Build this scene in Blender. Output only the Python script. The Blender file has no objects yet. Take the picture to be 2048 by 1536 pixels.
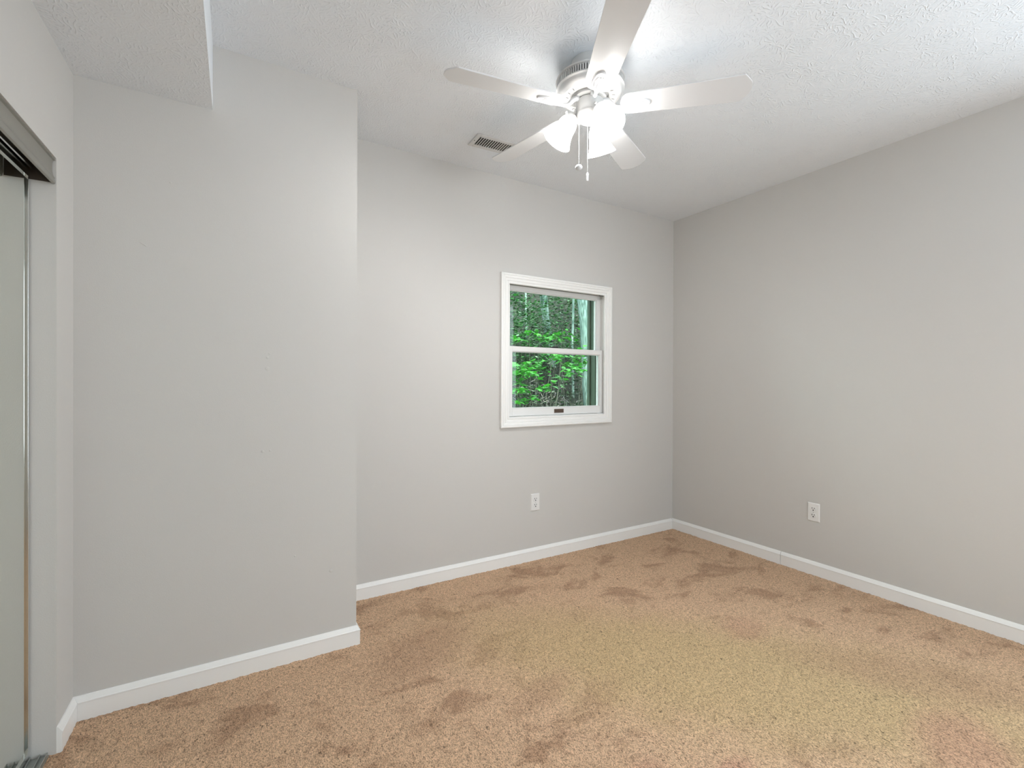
import bpy, bmesh, math, random
import numpy as np
from mathutils import Vector, Matrix
PI = math.pi
random.seed(7)
sc = bpy.context.scene
C = bpy.data.collections.new('room'); sc.collection.children.link(C)

# ------------------------------------------------------------------ camera, world, sun, exposure
CAM_H = 1.1547
cam_d = bpy.data.cameras.new('camera'); cam = bpy.data.objects.new('camera', cam_d); sc.collection.objects.link(cam)
cam_d.sensor_width = 36.0; cam_d.lens = 947.7/2048*36.0; cam_d.clip_start = 0.02; cam_d.clip_end = 200
yaw, pitch, roll = 0.54215, -0.00305, 0.0032
F = Vector((math.sin(yaw)*math.cos(pitch), math.cos(yaw)*math.cos(pitch), math.sin(pitch)))
R = Vector((math.cos(yaw), -math.sin(yaw), 0)); U = R.cross(F)
R2 = R*math.cos(roll)+U*math.sin(roll); U2 = -R*math.sin(roll)+U*math.cos(roll)
M = Matrix((R2, U2, -F)).transposed().to_4x4(); M.translation = Vector((0, 0, CAM_H))
cam.matrix_world = M
sc.camera = cam

WORLD_STRENGTH = 3.4
w = bpy.data.worlds.new('world'); sc.world = w; w.use_nodes = True
bgn = w.node_tree.nodes['Background']; bgn.inputs[0].default_value = (0.80, 0.91, 1.0, 1); bgn.inputs[1].default_value = WORLD_STRENGTH

sun_d = bpy.data.lights.new('sun', 'SUN'); sun = bpy.data.objects.new('sun', sun_d); sc.collection.objects.link(sun)
sun_d.energy = 9.0; sun_d.angle = math.radians(0.6); sun_d.color = (1.0, 0.96, 0.88)
sun.rotation_euler = (math.radians(26), math.radians(-14), 0)     # high sun, behind the house

REAR_FILL = (1.1, 2.1, 0.4, 2.15)                               # x0, x1, z0, z1 of an opening added behind the camera for daylight fill
po = bpy.data.lights.new('rear_fill_portal', 'AREA'); poo = bpy.data.objects.new('rear_fill_portal', po); sc.collection.objects.link(poo)
po.shape = 'RECTANGLE'; po.size = 1.0; po.size_y = 1.75; po.cycles.is_portal = True
poo.location = (1.6, -1.04, 1.275); poo.rotation_euler = (math.radians(90), 0, 0)
SIDE_FILL = (-.90, .25, .55, 2.15)                                # y0, y1, z0, z1 of an unseen right wall opening added for side daylight
p2 = bpy.data.lights.new('side_fill_portal', 'AREA'); p2o = bpy.data.objects.new('side_fill_portal', p2); sc.collection.objects.link(p2o)
p2.shape = 'RECTANGLE'; p2.size = 1.15; p2.size_y = 1.6; p2.cycles.is_portal = True
p2o.location = (3.09, -.325, 1.35); p2o.rotation_euler = (math.radians(90), 0, math.radians(90))

sc.view_settings.view_transform = 'Standard'; sc.view_settings.look = 'None'
sc.view_settings.gamma = 1.0; sc.view_settings.use_curve_mapping = False
sc.view_settings.exposure = 0.92
LAMP_W = 8.0           # watts of each bulb's point light

SHADE_GLOW = 4.6; SHADE_CLEAR = .10   # glow of the frosted shades and how clear they are

# ------------------------------------------------------------------ helpers
def lk(o): C.objects.link(o); return o
class MB:
    def __init__(s): s.v = []; s.f = []; s.m = []; s.mi = 0
    def add(s, vs, fs):
        n = len(s.v); s.v += [tuple(v) for v in vs]; s.f += [tuple(i+n for i in f) for f in fs]; s.m += [s.mi]*len(fs); return s
    def box(s, x0, x1, y0, y1, z0, z1):
        vs = [(x, y, z) for z in (z0, z1) for y in (y0, y1) for x in (x0, x1)]
        return s.add(vs, [(0, 2, 3, 1), (4, 5, 7, 6), (0, 1, 5, 4), (2, 6, 7, 3), (0, 4, 6, 2), (1, 3, 7, 5)])
    def prism(s, pts, z0, z1):          # pts CCW in xy
        n = len(pts); vs = [(p[0], p[1], z0) for p in pts]+[(p[0], p[1], z1) for p in pts]
        return s.add(vs, [tuple(range(n))[::-1], tuple(range(n, 2*n))]+[(i, (i+1) % n, n+(i+1) % n, n+i) for i in range(n)])
    def sweep(s, prof, A, B, out, up=Vector((0, 0, 1)), ma=0.0, mb=0.0):
        """profile [(o,u)] swept from A to B; out = outward dir; ma/mb = miter factor (shift along by o*m)"""
        A = Vector(A); B = Vector(B); out = Vector(out); d = (B-A).normalized(); n = len(prof)
        vs = [A+out*o+up*u+d*(o*ma) for o, u in prof]+[B+out*o+up*u+d*(o*mb) for o, u in prof]
        return s.add(vs, [tuple(range(n))[::-1], tuple(range(n, 2*n))]+[(i, (i+1) % n, n+(i+1) % n, n+i) for i in range(n)])
    def lathe(s, prof, seg=48, M=None, cap0=True, cap1=True):
        vs = []; fs = []; n = len(prof)
        for k in range(seg):
            a = 2*PI*k/seg
            for r, z in prof: vs.append((r*math.cos(a), r*math.sin(a), z))
        for k in range(seg):
            k2 = (k+1) % seg
            for i in range(n-1): fs.append((k*n+i, k2*n+i, k2*n+i+1, k*n+i+1))
        if cap0 and prof[0][0] > 1e-6: fs.append(tuple(k*n for k in range(seg))[::-1])
        if cap1 and prof[-1][0] > 1e-6: fs.append(tuple(k*n+n-1 for k in range(seg)))
        if M: vs = [M@Vector(v) for v in vs]
        return s.add(vs, fs)
    def tube(s, pts, rad, seg=10, caps=True):
        pts = [Vector(p) for p in pts]; n = len(pts)
        if not hasattr(rad, '__len__'): rad = [rad]*n
        vs = []; fs = []; pu = None
        for i, p in enumerate(pts):
            t = (pts[min(i+1, n-1)]-pts[max(i-1, 0)]).normalized()
            if pu is None: pu = t.orthogonal().normalized()
            pu = (pu-t*pu.dot(t)).normalized(); q = t.cross(pu)
            for k in range(seg):
                a = 2*PI*k/seg; vs.append(p+(pu*math.cos(a)+q*math.sin(a))*rad[i])
        for i in range(n-1):
            for k in range(seg):
                k2 = (k+1) % seg; fs.append((i*seg+k, i*seg+k2, (i+1)*seg+k2, (i+1)*seg+k))
        if caps: fs.append(tuple(range(seg))[::-1]); fs.append(tuple((n-1)*seg+k for k in range(seg)))
        return s.add(vs, fs)
    def build(s, name, mats, parent=None, loc=(0, 0, 0), smooth=False, bevel=0, M=None, weld=False):
        me = bpy.data.meshes.new(name); vs = s.v
        if M is not None: vs = [M@Vector(v) for v in vs]
        me.from_pydata([tuple(v) for v in vs], [], s.f); me.validate()
        if not isinstance(mats, (list, tuple)): mats = [mats]
        for m in mats: me.materials.append(m)
        if len(mats) > 1 and len(me.polygons) == len(s.m): me.polygons.foreach_set('material_index', s.m)
        bm = bmesh.new(); bm.from_mesh(me)
        if weld: bmesh.ops.remove_doubles(bm, verts=bm.verts, dist=1e-5)
        bmesh.ops.recalc_face_normals(bm, faces=bm.faces); bm.to_mesh(me); bm.free()
        if smooth:
            me.polygons.foreach_set('use_smooth', [True]*len(me.polygons)); me.set_sharp_from_angle(angle=math.radians(38))
        o = lk(bpy.data.objects.new(name, me)); o.location = loc
        if parent: o.parent = parent
        if bevel:
            b = o.modifiers.new('bevel', 'BEVEL'); b.width = bevel; b.segments = 2; b.limit_method = 'ANGLE'; b.angle_limit = math.radians(40)
        return o
def tag(o, label=None, cat=None, group=None, kind=None):
    if label: o['label'] = label
    if cat: o['category'] = cat
    if group: o['group'] = group
    if kind: o['kind'] = kind
    return o
def struct(o, label=None): o['kind'] = 'structure'; 
def thing(name, label, cat, loc=(0, 0, 0), rz=0, group=None):
    o = lk(bpy.data.objects.new(name, None)); o.location = loc; o.rotation_euler = (0, 0, rz); o.empty_display_size = .05
    return tag(o, label, cat, group)

# ------------------------------------------------------------------ materials
def newmat(name):
    m = bpy.data.materials.new(name); m.use_nodes = True; nt = m.node_tree; return m, nt, nt.nodes['Principled BSDF']
def N(nt, t, **kw):
    n = nt.nodes.new(t)
    for k, v in kw.items(): setattr(n, k, v)
    return n
def pmat(name, col, rough=.5, metal=0, spec=.5, bump=None, emit=None, estr=0):
    m, nt, b = newmat(name); b.inputs['Base Color'].default_value = (*col, 1); b.inputs['Roughness'].default_value = rough
    b.inputs['Metallic'].default_value = metal; b.inputs['Specular IOR Level'].default_value = spec
    if bump:
        g = N(nt, 'ShaderNodeNewGeometry'); n = N(nt, 'ShaderNodeTexNoise'); n.inputs['Scale'].default_value = bump[0]; n.inputs['Detail'].default_value = 3
        nt.links.new(g.outputs['Position'], n.inputs['Vector'])
        bb = N(nt, 'ShaderNodeBump'); bb.inputs['Strength'].default_value = bump[1]; bb.inputs['Distance'].default_value = bump[2]
        nt.links.new(n.outputs['Fac'], bb.inputs['Height']); nt.links.new(bb.outputs['Normal'], b.inputs['Normal'])
    if emit: b.inputs['Emission Color'].default_value = (*emit, 1); b.inputs['Emission Strength'].default_value = estr
    return m
WALL = pmat('wall_paint', (0.60, 0.584, 0.556), .62, spec=.25, bump=(260, .12, .002))
WHITE = pmat('white_trim_paint', (0.86, 0.85, 0.825), .34, spec=.4, bump=(30, .05, .002))
VINYL = pmat('white_window_vinyl', (0.78, 0.77, 0.75), .35)
FANW = pmat('white_fan_enamel', (0.70, 0.705, 0.71), .28)
FANG = pmat('white_fan_housing', (0.66, 0.655, 0.645), .4)
DARK = pmat('dark_void', (0.008, 0.007, 0.006), .8)
SLOTG = pmat('slot_shade', (0.16, 0.155, 0.15), .7)
CHROME = pmat('chrome', (0.75, 0.76, 0.74), .16, 1)
ALU = pmat('aluminium_track', (0.50, 0.52, 0.50), .35, 1)
FASCIA = pmat('bronze_grey_fascia', (0.29, 0.28, 0.245), .36, .35, bump=(8, .04, .01))
TRACKD = pmat('dark_track_metal', (0.05, 0.038, 0.028), .5, .0)
BRONZE = pmat('brown_sash_lift', (0.10, 0.065, 0.045), .45, .4)
BLACKP = pmat('black_lock', (0.012, 0.012, 0.012), .4)
PLATE = pmat('outlet_plastic', (0.80, 0.79, 0.77), .3)
BRASSG = pmat('screw_metal', (0.6, 0.6, 0.58), .3, .8)
GREENTRIM = pmat('dark_green_outer_trim', (0.022, 0.05, 0.022), .6)
SIDING = pmat('outer_siding', (0.35, 0.36, 0.33), .7)

def mirror_mat():
    m, nt, b = newmat('mirror_glass'); b.inputs['Base Color'].default_value = (0.80, 0.82, 0.77, 1); b.inputs['Metallic'].default_value = 1; b.inputs['Roughness'].default_value = 0.0
    return m
MIRROR = mirror_mat()
def glass_mat():
    m, nt, b = newmat('window_glass'); nt.nodes.remove(b); out = nt.nodes['Material Output']
    t = N(nt, 'ShaderNodeBsdfTransparent'); t.inputs[0].default_value = (0.86, 0.93, 0.87, 1)
    g = N(nt, 'ShaderNodeBsdfGlossy'); g.inputs['Roughness'].default_value = 0.0
    fr = N(nt, 'ShaderNodeFresnel'); fr.inputs['IOR'].default_value = 1.35
    mx = N(nt, 'ShaderNodeMixShader'); nt.links.new(fr.outputs[0], mx.inputs[0]); nt.links.new(t.outputs[0], mx.inputs[1]); nt.links.new(g.outputs[0], mx.inputs[2])
    nt.links.new(mx.outputs[0], out.inputs[0]); return m
GLASS = glass_mat()
def shade_mat():       # frosted, lit glass bell: lets part of the bulb's light through and glows
    m, nt, b = newmat('frosted_lit_glass'); nt.nodes.remove(b); out = nt.nodes['Material Output']
    tr = N(nt, 'ShaderNodeBsdfTransparent'); tr.inputs[0].default_value = (1, 1, 1, 1)
    tl = N(nt, 'ShaderNodeBsdfTranslucent'); tl.inputs[0].default_value = (.5, .5, .49, 1)
    df = N(nt, 'ShaderNodeBsdfDiffuse'); df.inputs[0].default_value = (.6, .6, .59, 1)
    em = N(nt, 'ShaderNodeEmission'); em.inputs[0].default_value = (1, .99, .98, 1); ga = N(nt, 'ShaderNodeAttribute'); ga.attribute_name = 'glow'; gm_ = N(nt, 'ShaderNodeMath', operation='MULTIPLY'); gm_.inputs[1].default_value = SHADE_GLOW; nt.links.new(ga.outputs['Fac'], gm_.inputs[0]); nt.links.new(gm_.outputs[0], em.inputs[1])
    a = N(nt, 'ShaderNodeMixShader'); a.inputs[0].default_value = .6
    nt.links.new(df.outputs[0], a.inputs[1]); nt.links.new(tl.outputs[0], a.inputs[2])
    c = N(nt, 'ShaderNodeMixShader'); c.inputs[0].default_value = SHADE_CLEAR
    nt.links.new(a.outputs[0], c.inputs[1]); nt.links.new(tr.outputs[0], c.inputs[2])
    d = N(nt, 'ShaderNodeAddShader'); nt.links.new(c.outputs[0], d.inputs[0]); nt.links.new(em.outputs[0], d.inputs[1])
    nt.links.new(d.outputs[0], out.inputs[0]); return m
SHADE = shade_mat()
BULB = pmat('lit_bulb', (.9, .9, .9), .4, emit=(1, .95, .87), estr=10)

def ceiling_mat():
    m, nt, b = newmat('slap_brush_ceiling'); b.inputs['Roughness'].default_value = .8; b.inputs['Specular IOR Level'].default_value = .2
    b.inputs['Base Color'].default_value = (0.80, 0.83, 0.86, 1)
    g = N(nt, 'ShaderNodeNewGeometry')
    mp = N(nt, 'ShaderNodeMapping'); nt.links.new(g.outputs['Position'], mp.inputs[0])
    # direction of the brush strokes changes smoothly over the ceiling
    n1 = N(nt, 'ShaderNodeTexNoise'); n1.inputs['Scale'].default_value = 15.0; n1.inputs['Detail'].default_value = 1.5
    nt.links.new(mp.outputs[0], n1.inputs['Vector'])
    mul = N(nt, 'ShaderNodeMath', operation='MULTIPLY'); mul.inputs[1].default_value = 14.0; nt.links.new(n1.outputs['Fac'], mul.inputs[0])
    gb = N(nt, 'ShaderNodeTexGabor'); gb.inputs['Scale'].default_value = 42.0; gb.inputs['Frequency'].default_value = 1.9; gb.inputs['Anisotropy'].default_value = .85
    nt.links.new(mp.outputs[0], gb.inputs['Vector']); nt.links.new(mul.outputs[0], gb.inputs['Orientation'])
    mr = N(nt, 'ShaderNodeMapRange', interpolation_type='SMOOTHSTEP'); mr.inputs[1].default_value = .50; mr.inputs[2].default_value = .72
    nt.links.new(gb.outputs['Value'], mr.inputs[0])
    # patchy strength
    n2 = N(nt, 'ShaderNodeTexNoise'); n2.inputs['Scale'].default_value = 9.0; n2.inputs['Detail'].default_value = 2; nt.links.new(mp.outputs[0], n2.inputs['Vector'])
    m2 = N(nt, 'ShaderNodeMapRange'); m2.inputs[1].default_value = .35; m2.inputs[2].default_value = .62; m2.inputs[3].default_value = .25; m2.inputs[4].default_value = 1; nt.links.new(n2.outputs['Fac'], m2.inputs[0])
    pr = N(nt, 'ShaderNodeMath', operation='MULTIPLY'); nt.links.new(mr.outputs[0], pr.inputs[0]); nt.links.new(m2.outputs[0], pr.inputs[1])
    n3 = N(nt, 'ShaderNodeTexNoise'); n3.inputs['Scale'].default_value = 160.0; n3.inputs['Detail'].default_value = 2; nt.links.new(mp.outputs[0], n3.inputs['Vector'])
    ad = N(nt, 'ShaderNodeMath', operation='MULTIPLY_ADD'); ad.inputs[1].default_value = .25; nt.links.new(n3.outputs['Fac'], ad.inputs[0]); nt.links.new(pr.outputs[0], ad.inputs[2])
    bb = N(nt, 'ShaderNodeBump'); bb.inputs['Strength'].default_value = .5; bb.inputs['Distance'].default_value = .004
    nt.links.new(ad.outputs[0], bb.inputs['Height']); nt.links.new(bb.outputs['Normal'], b.inputs['Normal'])
    return m
CEIL = ceiling_mat()

def carpet_mat():
    m, nt, b = newmat('tan_carpet'); b.inputs['Roughness'].default_value = 1; b.inputs['Specular IOR Level'].default_value = .05
    b.inputs['Sheen Weight'].default_value = .15; b.inputs['Sheen Tint'].default_value = (1, .85, .7, 1)
    g = N(nt, 'ShaderNodeNewGeometry')
    def noise(scale, detail=3, rough=.55, dist=0, mapscale=None, rot=0):
        src = g.outputs['Position']
        if mapscale:
            mp = N(nt, 'ShaderNodeMapping'); mp.inputs['Scale'].default_value = mapscale; mp.inputs['Rotation'].default_value = (0, 0, rot); nt.links.new(src, mp.inputs[0]); src = mp.outputs[0]
        n = N(nt, 'ShaderNodeTexNoise'); n.inputs['Scale'].default_value = scale; n.inputs['Detail'].default_value = detail; n.inputs['Roughness'].default_value = rough; n.inputs['Distortion'].default_value = dist
        nt.links.new(src, n.inputs['Vector']); return n.outputs['Fac']
    def rng(src, a, c, lo=0, hi=1):
        r = N(nt, 'ShaderNodeMapRange', interpolation_type='SMOOTHSTEP'); r.inputs[1].default_value = a; r.inputs[2].default_value = c; r.inputs[3].default_value = lo; r.inputs[4].default_value = hi
        nt.links.new(src, r.inputs[0]); return r.outputs[0]
    def mix(f, a, bcol, mode='MIX'):
        x = N(nt, 'ShaderNodeMix', data_type='RGBA', blend_type=mode)
        if hasattr(f, 'name'): nt.links.new(f, x.inputs[0])
        else: x.inputs[0].default_value = f
        for s_, v in ((6, a), (7, bcol)):
            if hasattr(v, 'name'): nt.links.new(v, x.inputs[s_])
            else: x.inputs[s_].default_value = (*v, 1)
        return x.outputs[2]
    def blob(cx, cy, rx, ry, rot=0, soft=.5):
        mp = N(nt, 'ShaderNodeMapping', vector_type='TEXTURE'); mp.inputs['Location'].default_value = (cx, cy, 0); mp.inputs['Rotation'].default_value = (0, 0, rot); mp.inputs['Scale'].default_value = (rx, ry, 1)
        # ragged edge
        nz = N(nt, 'ShaderNodeTexNoise'); nz.inputs['Scale'].default_value = 9; nz.inputs['Detail'].default_value = 3; nt.links.new(g.outputs['Position'], nz.inputs['Vector'])
        ma = N(nt, 'ShaderNodeVectorMath', operation='MULTIPLY_ADD'); ma.inputs[1].default_value = (.22*max(rx, .15), .22*max(ry, .15), 0)
        sub = N(nt, 'ShaderNodeVectorMath', operation='SUBTRACT'); sub.inputs[1].default_value = (.5, .5, .5); nt.links.new(nz.outputs['Color'], sub.inputs[0])
        nt.links.new(sub.outputs[0], ma.inputs[0]); nt.links.new(g.outputs['Position'], ma.inputs[2]); nt.links.new(ma.outputs[0], mp.inputs[0])
        sep = N(nt, 'ShaderNodeSeparateXYZ'); nt.links.new(mp.outputs[0], sep.inputs[0])
        cmb = N(nt, 'ShaderNodeCombineXYZ'); nt.links.new(sep.outputs[0], cmb.inputs[0]); nt.links.new(sep.outputs[1], cmb.inputs[1])
        ln = N(nt, 'ShaderNodeVectorMath', operation='LENGTH'); nt.links.new(cmb.outputs[0], ln.inputs[0])
        return rng(ln.outputs['Value'], 1-soft, 1+soft*.6, 1, 0)
    tan = (0.67, 0.445, 0.285); dk = (0.47, 0.29, 0.18); yel = (0.585, 0.415, 0.225); red = (0.53, 0.29, 0.20)
    c = mix(rng(noise(3.4, 5, .62, .5, (1.0, 1.5, 1), .5), .50, .64), tan, dk)  # pile direction shading painted in as darker blotches
    c = mix(rng(noise(9, 4, .6, .3), .56, .72, 0, .5), c, dk)
    y1 = blob(*YEL1); 
    c = mix(y1, c, yel)
    for bl in STAINS:
        f = N(nt, 'ShaderNodeMath', operation='MULTIPLY'); f.inputs[1].default_value = bl[5]; nt.links.new(blob(*bl[:5], .6), f.inputs[0])
        c = mix(f.outputs[0], c, red if bl[6] else dk)
    # tufts : shade in the gaps between bundles of pile, painted into the colour
    fine = noise(300, 2.5, .6, .6, (1, .62, 1), .6)
    mid = noise(75, 2, .6)
    sp = rng(fine, .34, .60, .50, 1.22); c = mix(1.0, c, sp_rgb(nt, sp), 'MULTIPLY')
    sp2 = rng(mid, .3, .6, .86, 1.05); c = mix(1.0, c, sp_rgb(nt, sp2), 'MULTIPLY')
    sp3 = rng(noise(150, 1.5, .5, 1.2, (1, .5, 1), -.5), .29, .38, .38, 1.0); c = mix(1.0, c, sp_rgb(nt, sp3), 'MULTIPLY')
    nt.links.new(c, b.inputs['Base Color'])
    add = N(nt, 'ShaderNodeMath', operation='MULTIPLY_ADD'); add.inputs[1].default_value = .8; nt.links.new(mid, add.inputs[0]); nt.links.new(fine, add.inputs[2])
    bb = N(nt, 'ShaderNodeBump'); bb.inputs['Strength'].default_value = .8; bb.inputs['Distance'].default_value = .006
    nt.links.new(add.outputs[0], bb.inputs['Height']); nt.links.new(bb.outputs['Normal'], b.inputs['Normal'])
    return m
def sp_rgb(nt, s):
    c = N(nt, 'ShaderNodeCombineColor')
    for i in range(3): nt.links.new(s, c.inputs[i])
    return c.outputs[0]
YEL1 = (1.75, 1.15, 1.25, .42, math.radians(-48), .6)
STAINS = [(2.02, .55, .22, .13, .3, .6, 1), (1.05, .98, .09, .06, .4, .55, 1), (1.28, .86, .10, .04, .1, .6, 1), (2.1, 1.35, .13, .1, .2, .4, 1),
          (.72, 1.95, .30, .16, .5, .6, 0), (2.35, .75, .5, .16, -.9, .5, 0), (1.0, 1.45, .16, .07, .3, .5, 0), (1.35, .55, .12, .05, 0, .5, 1)]
CARPET = carpet_mat()

# ------------------------------------------------------------------ room dimensions
H = 2.44; XR = 3.0442; YB = 2.5707; YP = 2.1465; XE = 0.4925; XL = -0.4463; ANG = 0.0308; YREAR = -1.0
SZ = 2.193          # underside of the soffit
TH = .16
e = Vector((-math.sin(ANG), -math.cos(ANG), 0)); nn = Vector((-math.cos(ANG), math.sin(ANG), 0))
def LP(s, dx, z=0): return Vector((XL, YP, 0))+e*s+nn*dx+Vector((0, 0, z))     # s: along the left wall from its corner, dx: behind its face
S_J = .163                       # jamb of the closet opening
S_END = (YP-YREAR)/math.cos(ANG)
OPEN_H = 1.842; S_O2 = 2.0

# ---- carpet
def make_floor():
    x0, x1, y0, y1 = -1.3, XR+.05, YREAR-.05, YB+.05; st = .0085
    nx = int((x1-x0)/st); ny = int((y1-y0)/st)
    xs = np.linspace(x0, x1, nx); ys = np.linspace(y0, y1, ny)
    X, Y = np.meshgrid(xs, ys); rs = np.random.RandomState(3)
    Z = rs.rand(ny, nx)*.0045
    Z2 = rs.rand(ny//3+2, nx//3+2); Z += np.kron(Z2, np.ones((3, 3)))[:ny, :nx]*.002
    Z -= .0040
    co = np.stack([X+rs.rand(ny, nx)*.003, Y+rs.rand(ny, nx)*.003, Z], -1).reshape(-1, 3).astype('f4')
    i = np.arange((ny-1)*(nx-1)); r = i//(nx-1); c_ = i % (nx-1); a = r*nx+c_
    q = np.stack([a, a+1, a+nx+1, a+nx], -1).astype('i4')
    me = bpy.data.meshes.new('floor'); me.vertices.add(len(co)); me.vertices.foreach_set('co', co.ravel())
    me.loops.add(q.size); me.loops.foreach_set('vertex_index', q.ravel()); me.polygons.add(len(q))
    me.polygons.foreach_set('loop_start', np.arange(0, q.size, 4, dtype='i4')); me.polygons.foreach_set('loop_total', np.full(len(q), 4, 'i4'))
    me.update(); me.materials.append(CARPET); me.polygons.foreach_set('use_smooth', [True]*len(me.polygons))
    o = lk(bpy.data.objects.new('floor', me)); tag(o, 'tan cut pile carpet with brown and yellow patches', kind='structure'); return o
make_floor()
tag(MB().box(-1.4, XR+.2, YREAR-.2, YB+.2, -.2, -.012).build('floor_slab', SIDING), kind='structure')
# ---- ceiling and soffit
tag(MB().box(-1.4, XR+.25, YREAR-.25, YB+.25, H, H+.2).build('ceiling', CEIL), 'white slap brush textured ceiling', kind='structure')
xa = -.0465; xb = xa-(YP-YREAR)*.0145
tag(MB().prism([(xa, YP+.01), LP(-.01, .05)[:2], LP(S_END, .05)[:2], (xb, YREAR)], SZ, H+.01).build('ceiling_soffit', CEIL), 'lowered textured soffit above the closet wall', kind='structure')
# ---- walls
wr = MB(); y0, y1, z0, z1 = SIDE_FILL
wr.box(XR, XR+TH, y1, YB+TH, -.01, H+.01).box(XR, XR+TH, YREAR-TH, y0, -.01, H+.01).box(XR, XR+TH, y0, y1, -.01, z0).box(XR, XR+TH, y0, y1, z1, H+.01)
tag(wr.build('wall_right', WALL), 'plain warm grey right wall', kind='structure')
WX0, WX1, WZ0, WZ1 = 1.53, 2.337, .925, 1.795
wb = MB()
wb.box(XE-.1, WX0, YB, YB+TH, -.01, H+.01); wb.box(WX1, XR+.01, YB, YB+TH, -.01, H+.01)
wb.box(WX0, WX1, YB, YB+TH, -.01, WZ0); wb.box(WX0, WX1, YB, YB+TH, WZ1, H+.01)
tag(wb.build('wall_back', WALL), 'grey back wall with the small window', kind='structure')
tag(MB().box(-1.3, XE, YP, YB+TH, -.01, H+.01).build('wall_projection', WALL), 'grey wall section that steps forward at left', kind='structure')
wl = MB()
def lbox(mb, s0, s1, d0, d1, z0, z1): return mb.prism([LP(s0, d0)[:2], LP(s0, d1)[:2], LP(s1, d1)[:2], LP(s1, d0)[:2]], z0, z1)
lbox(wl, -.05, S_J, 0, .115, -.01, H+.01); lbox(wl, S_J, S_O2, 0, .115, OPEN_H, H+.01); lbox(wl, S_O2, S_END+.1, 0, .115, -.01, H+.01)
tag(wl.build('wall_left', WALL), 'grey left wall around the closet opening', kind='structure')
wc = MB(); lbox(wc, -.05, S_END, .66, .74, -.01, H); lbox(wc, S_O2+.1, S_O2+.2, .1, .7, -.01, H)
tag(wc.build('wall_closet', WALL), kind='structure')
rw = MB(); x0, x1, z0, z1 = REAR_FILL
rw.box(-1.4, x0, YREAR-TH, YREAR, -.01, H+.01).box(x1, XR+.01, YREAR-TH, YREAR, -.01, H+.01).box(x0, x1, YREAR-TH, YREAR, -.01, z0).box(x0, x1, YREAR-TH, YREAR, z1, H+.01)
tag(rw.build('wall_rear', WALL), kind='structure')

# little dings and filler marks on the stepped wall
def blobm(mb, x, z, r, h=.0012, sx=1, sz=1):
    M_ = Matrix.Translation((x, YP-.0001, z))@Matrix.Rotation(PI/2, 4, 'X')@Matrix.Diagonal((sx, sz, 1, 1))
    mb.lathe([(r, 0), (r*.8, h*.6), (r*.4, h), (0, h*1.05)], 12, M_, cap0=False)
mk = MB()
for x, z, r in ((.141, 1.253, .006), (.1475, 1.268, .003), (.141, 1.208, .009), (.124, .875, .006), (.151, .876, .004), (.386, .343, .008), (.244, .432, .004), (-.178, 1.887, .003)): blobm(mk, x, z, r)
mk.tube([(-.268, YP-.0004, 1.654), (-.252, YP-.0008, 1.645), (-.247, YP-.0004, 1.640)], [.0008, .0018, .0006], 6)
wp = bpy.data.objects['wall_projection']
mk.build('wall_blemish', WALL, wp, smooth=True)

# ------------------------------------------------------------------ baseboards
BPROF = [(0, -.02), (.0135, -.02), (.0135, .058), (.0150, .0595), (.0150, .0625), (.0125, .0645), (.0095, .070), (.0045, .0785), (.002, .080), (0, .080)]
BB = dict(smooth=False)
def baseboard(name, A, B, out, lab, ma=0, mb=0):
    o = MB().sweep(BPROF, A, B, out, ma=ma, mb=mb).build(name, WHITE); return tag(o, lab, kind='structure')
baseboard('baseboard_back', (XE, YB, 0), (XR-.016, YB, 0), (0, -1, 0), 'white baseboard under the window wall')
baseboard('baseboard_right_far', (XR, YB, 0), (XR, 1.7046, 0), (-1, 0, 0), 'white baseboard piece on the right wall beside the corner')
baseboard('baseboard_right_near', (XR, 1.7022, 0), (XR, YREAR, 0), (-1, 0, 0), 'white baseboard piece on the right wall nearer the camera')
tag(MB().sweep(BPROF, (XL, YP, 0), (XE, YP, 0), (0, -1, 0), ma=1, mb=1).sweep(BPROF, (XE, YP, 0), (XE, YB, 0), (1, 0, 0), ma=-1).build('baseboard_projection', WHITE), 'white baseboard along the stepped wall', kind='structure')
pa, pb = LP(0, 0), LP(S_J-.001, 0)
baseboard('baseboard_left', pa, pb, -nn, 'short white baseboard beside the closet', ma=1, mb=0)

# ------------------------------------------------------------------ window
win = thing('window_1', 'small white double hung window with woods outside', 'window', (0, 0, 0)); del win['category']; win['kind'] = 'structure'
CX0, CX1, CZ0, CZ1 = 1.459, 2.378, .870, 1.842
CW = .064     # casing width
prof = [(0, 0), (0, .010), (.002, .012), (.010, .012), (.012, .0095), (.016, .0095), (.018, .014), (.030, .0155), (.0315, .0135), (.0345, .0135), (.036, .018), (.047, .0195), (.0485, .0175), (.0505, .0175), (.052, .021), (.060, .021), (CW, .018), (CW, 0)]
def casing(mb):   # mitred picture-frame casing; prof u from inner edge outward, v proud of wall
    ix0, ix1, iz0, iz1 = CX0+CW, CX1-CW, CZ0+CW, CZ1-CW
    n = len(prof); rings = []
    for cx, cz, sx, sz in ((ix0, iz0, -1, -1), (ix1, iz0, 1, -1), (ix1, iz1, 1, 1), (ix0, iz1, -1, 1)):
        rings.append([(cx+sx*u, YB-v, cz+sz*u) for u, v in prof])
    for i in range(4):
        a, b_ = rings[i], rings[(i+1) % 4]
        # each side a separate board: tiny gap at the mitre
        mb.add(a+b_, [tuple(range(n))[::-1], tuple(range(n, 2*n))]+[(k, (k+1) % n, n+(k+1) % n, n+k) for k in range(n)])
mb = MB(); casing(mb); mb.build('window_casing', WHITE, win)
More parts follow.
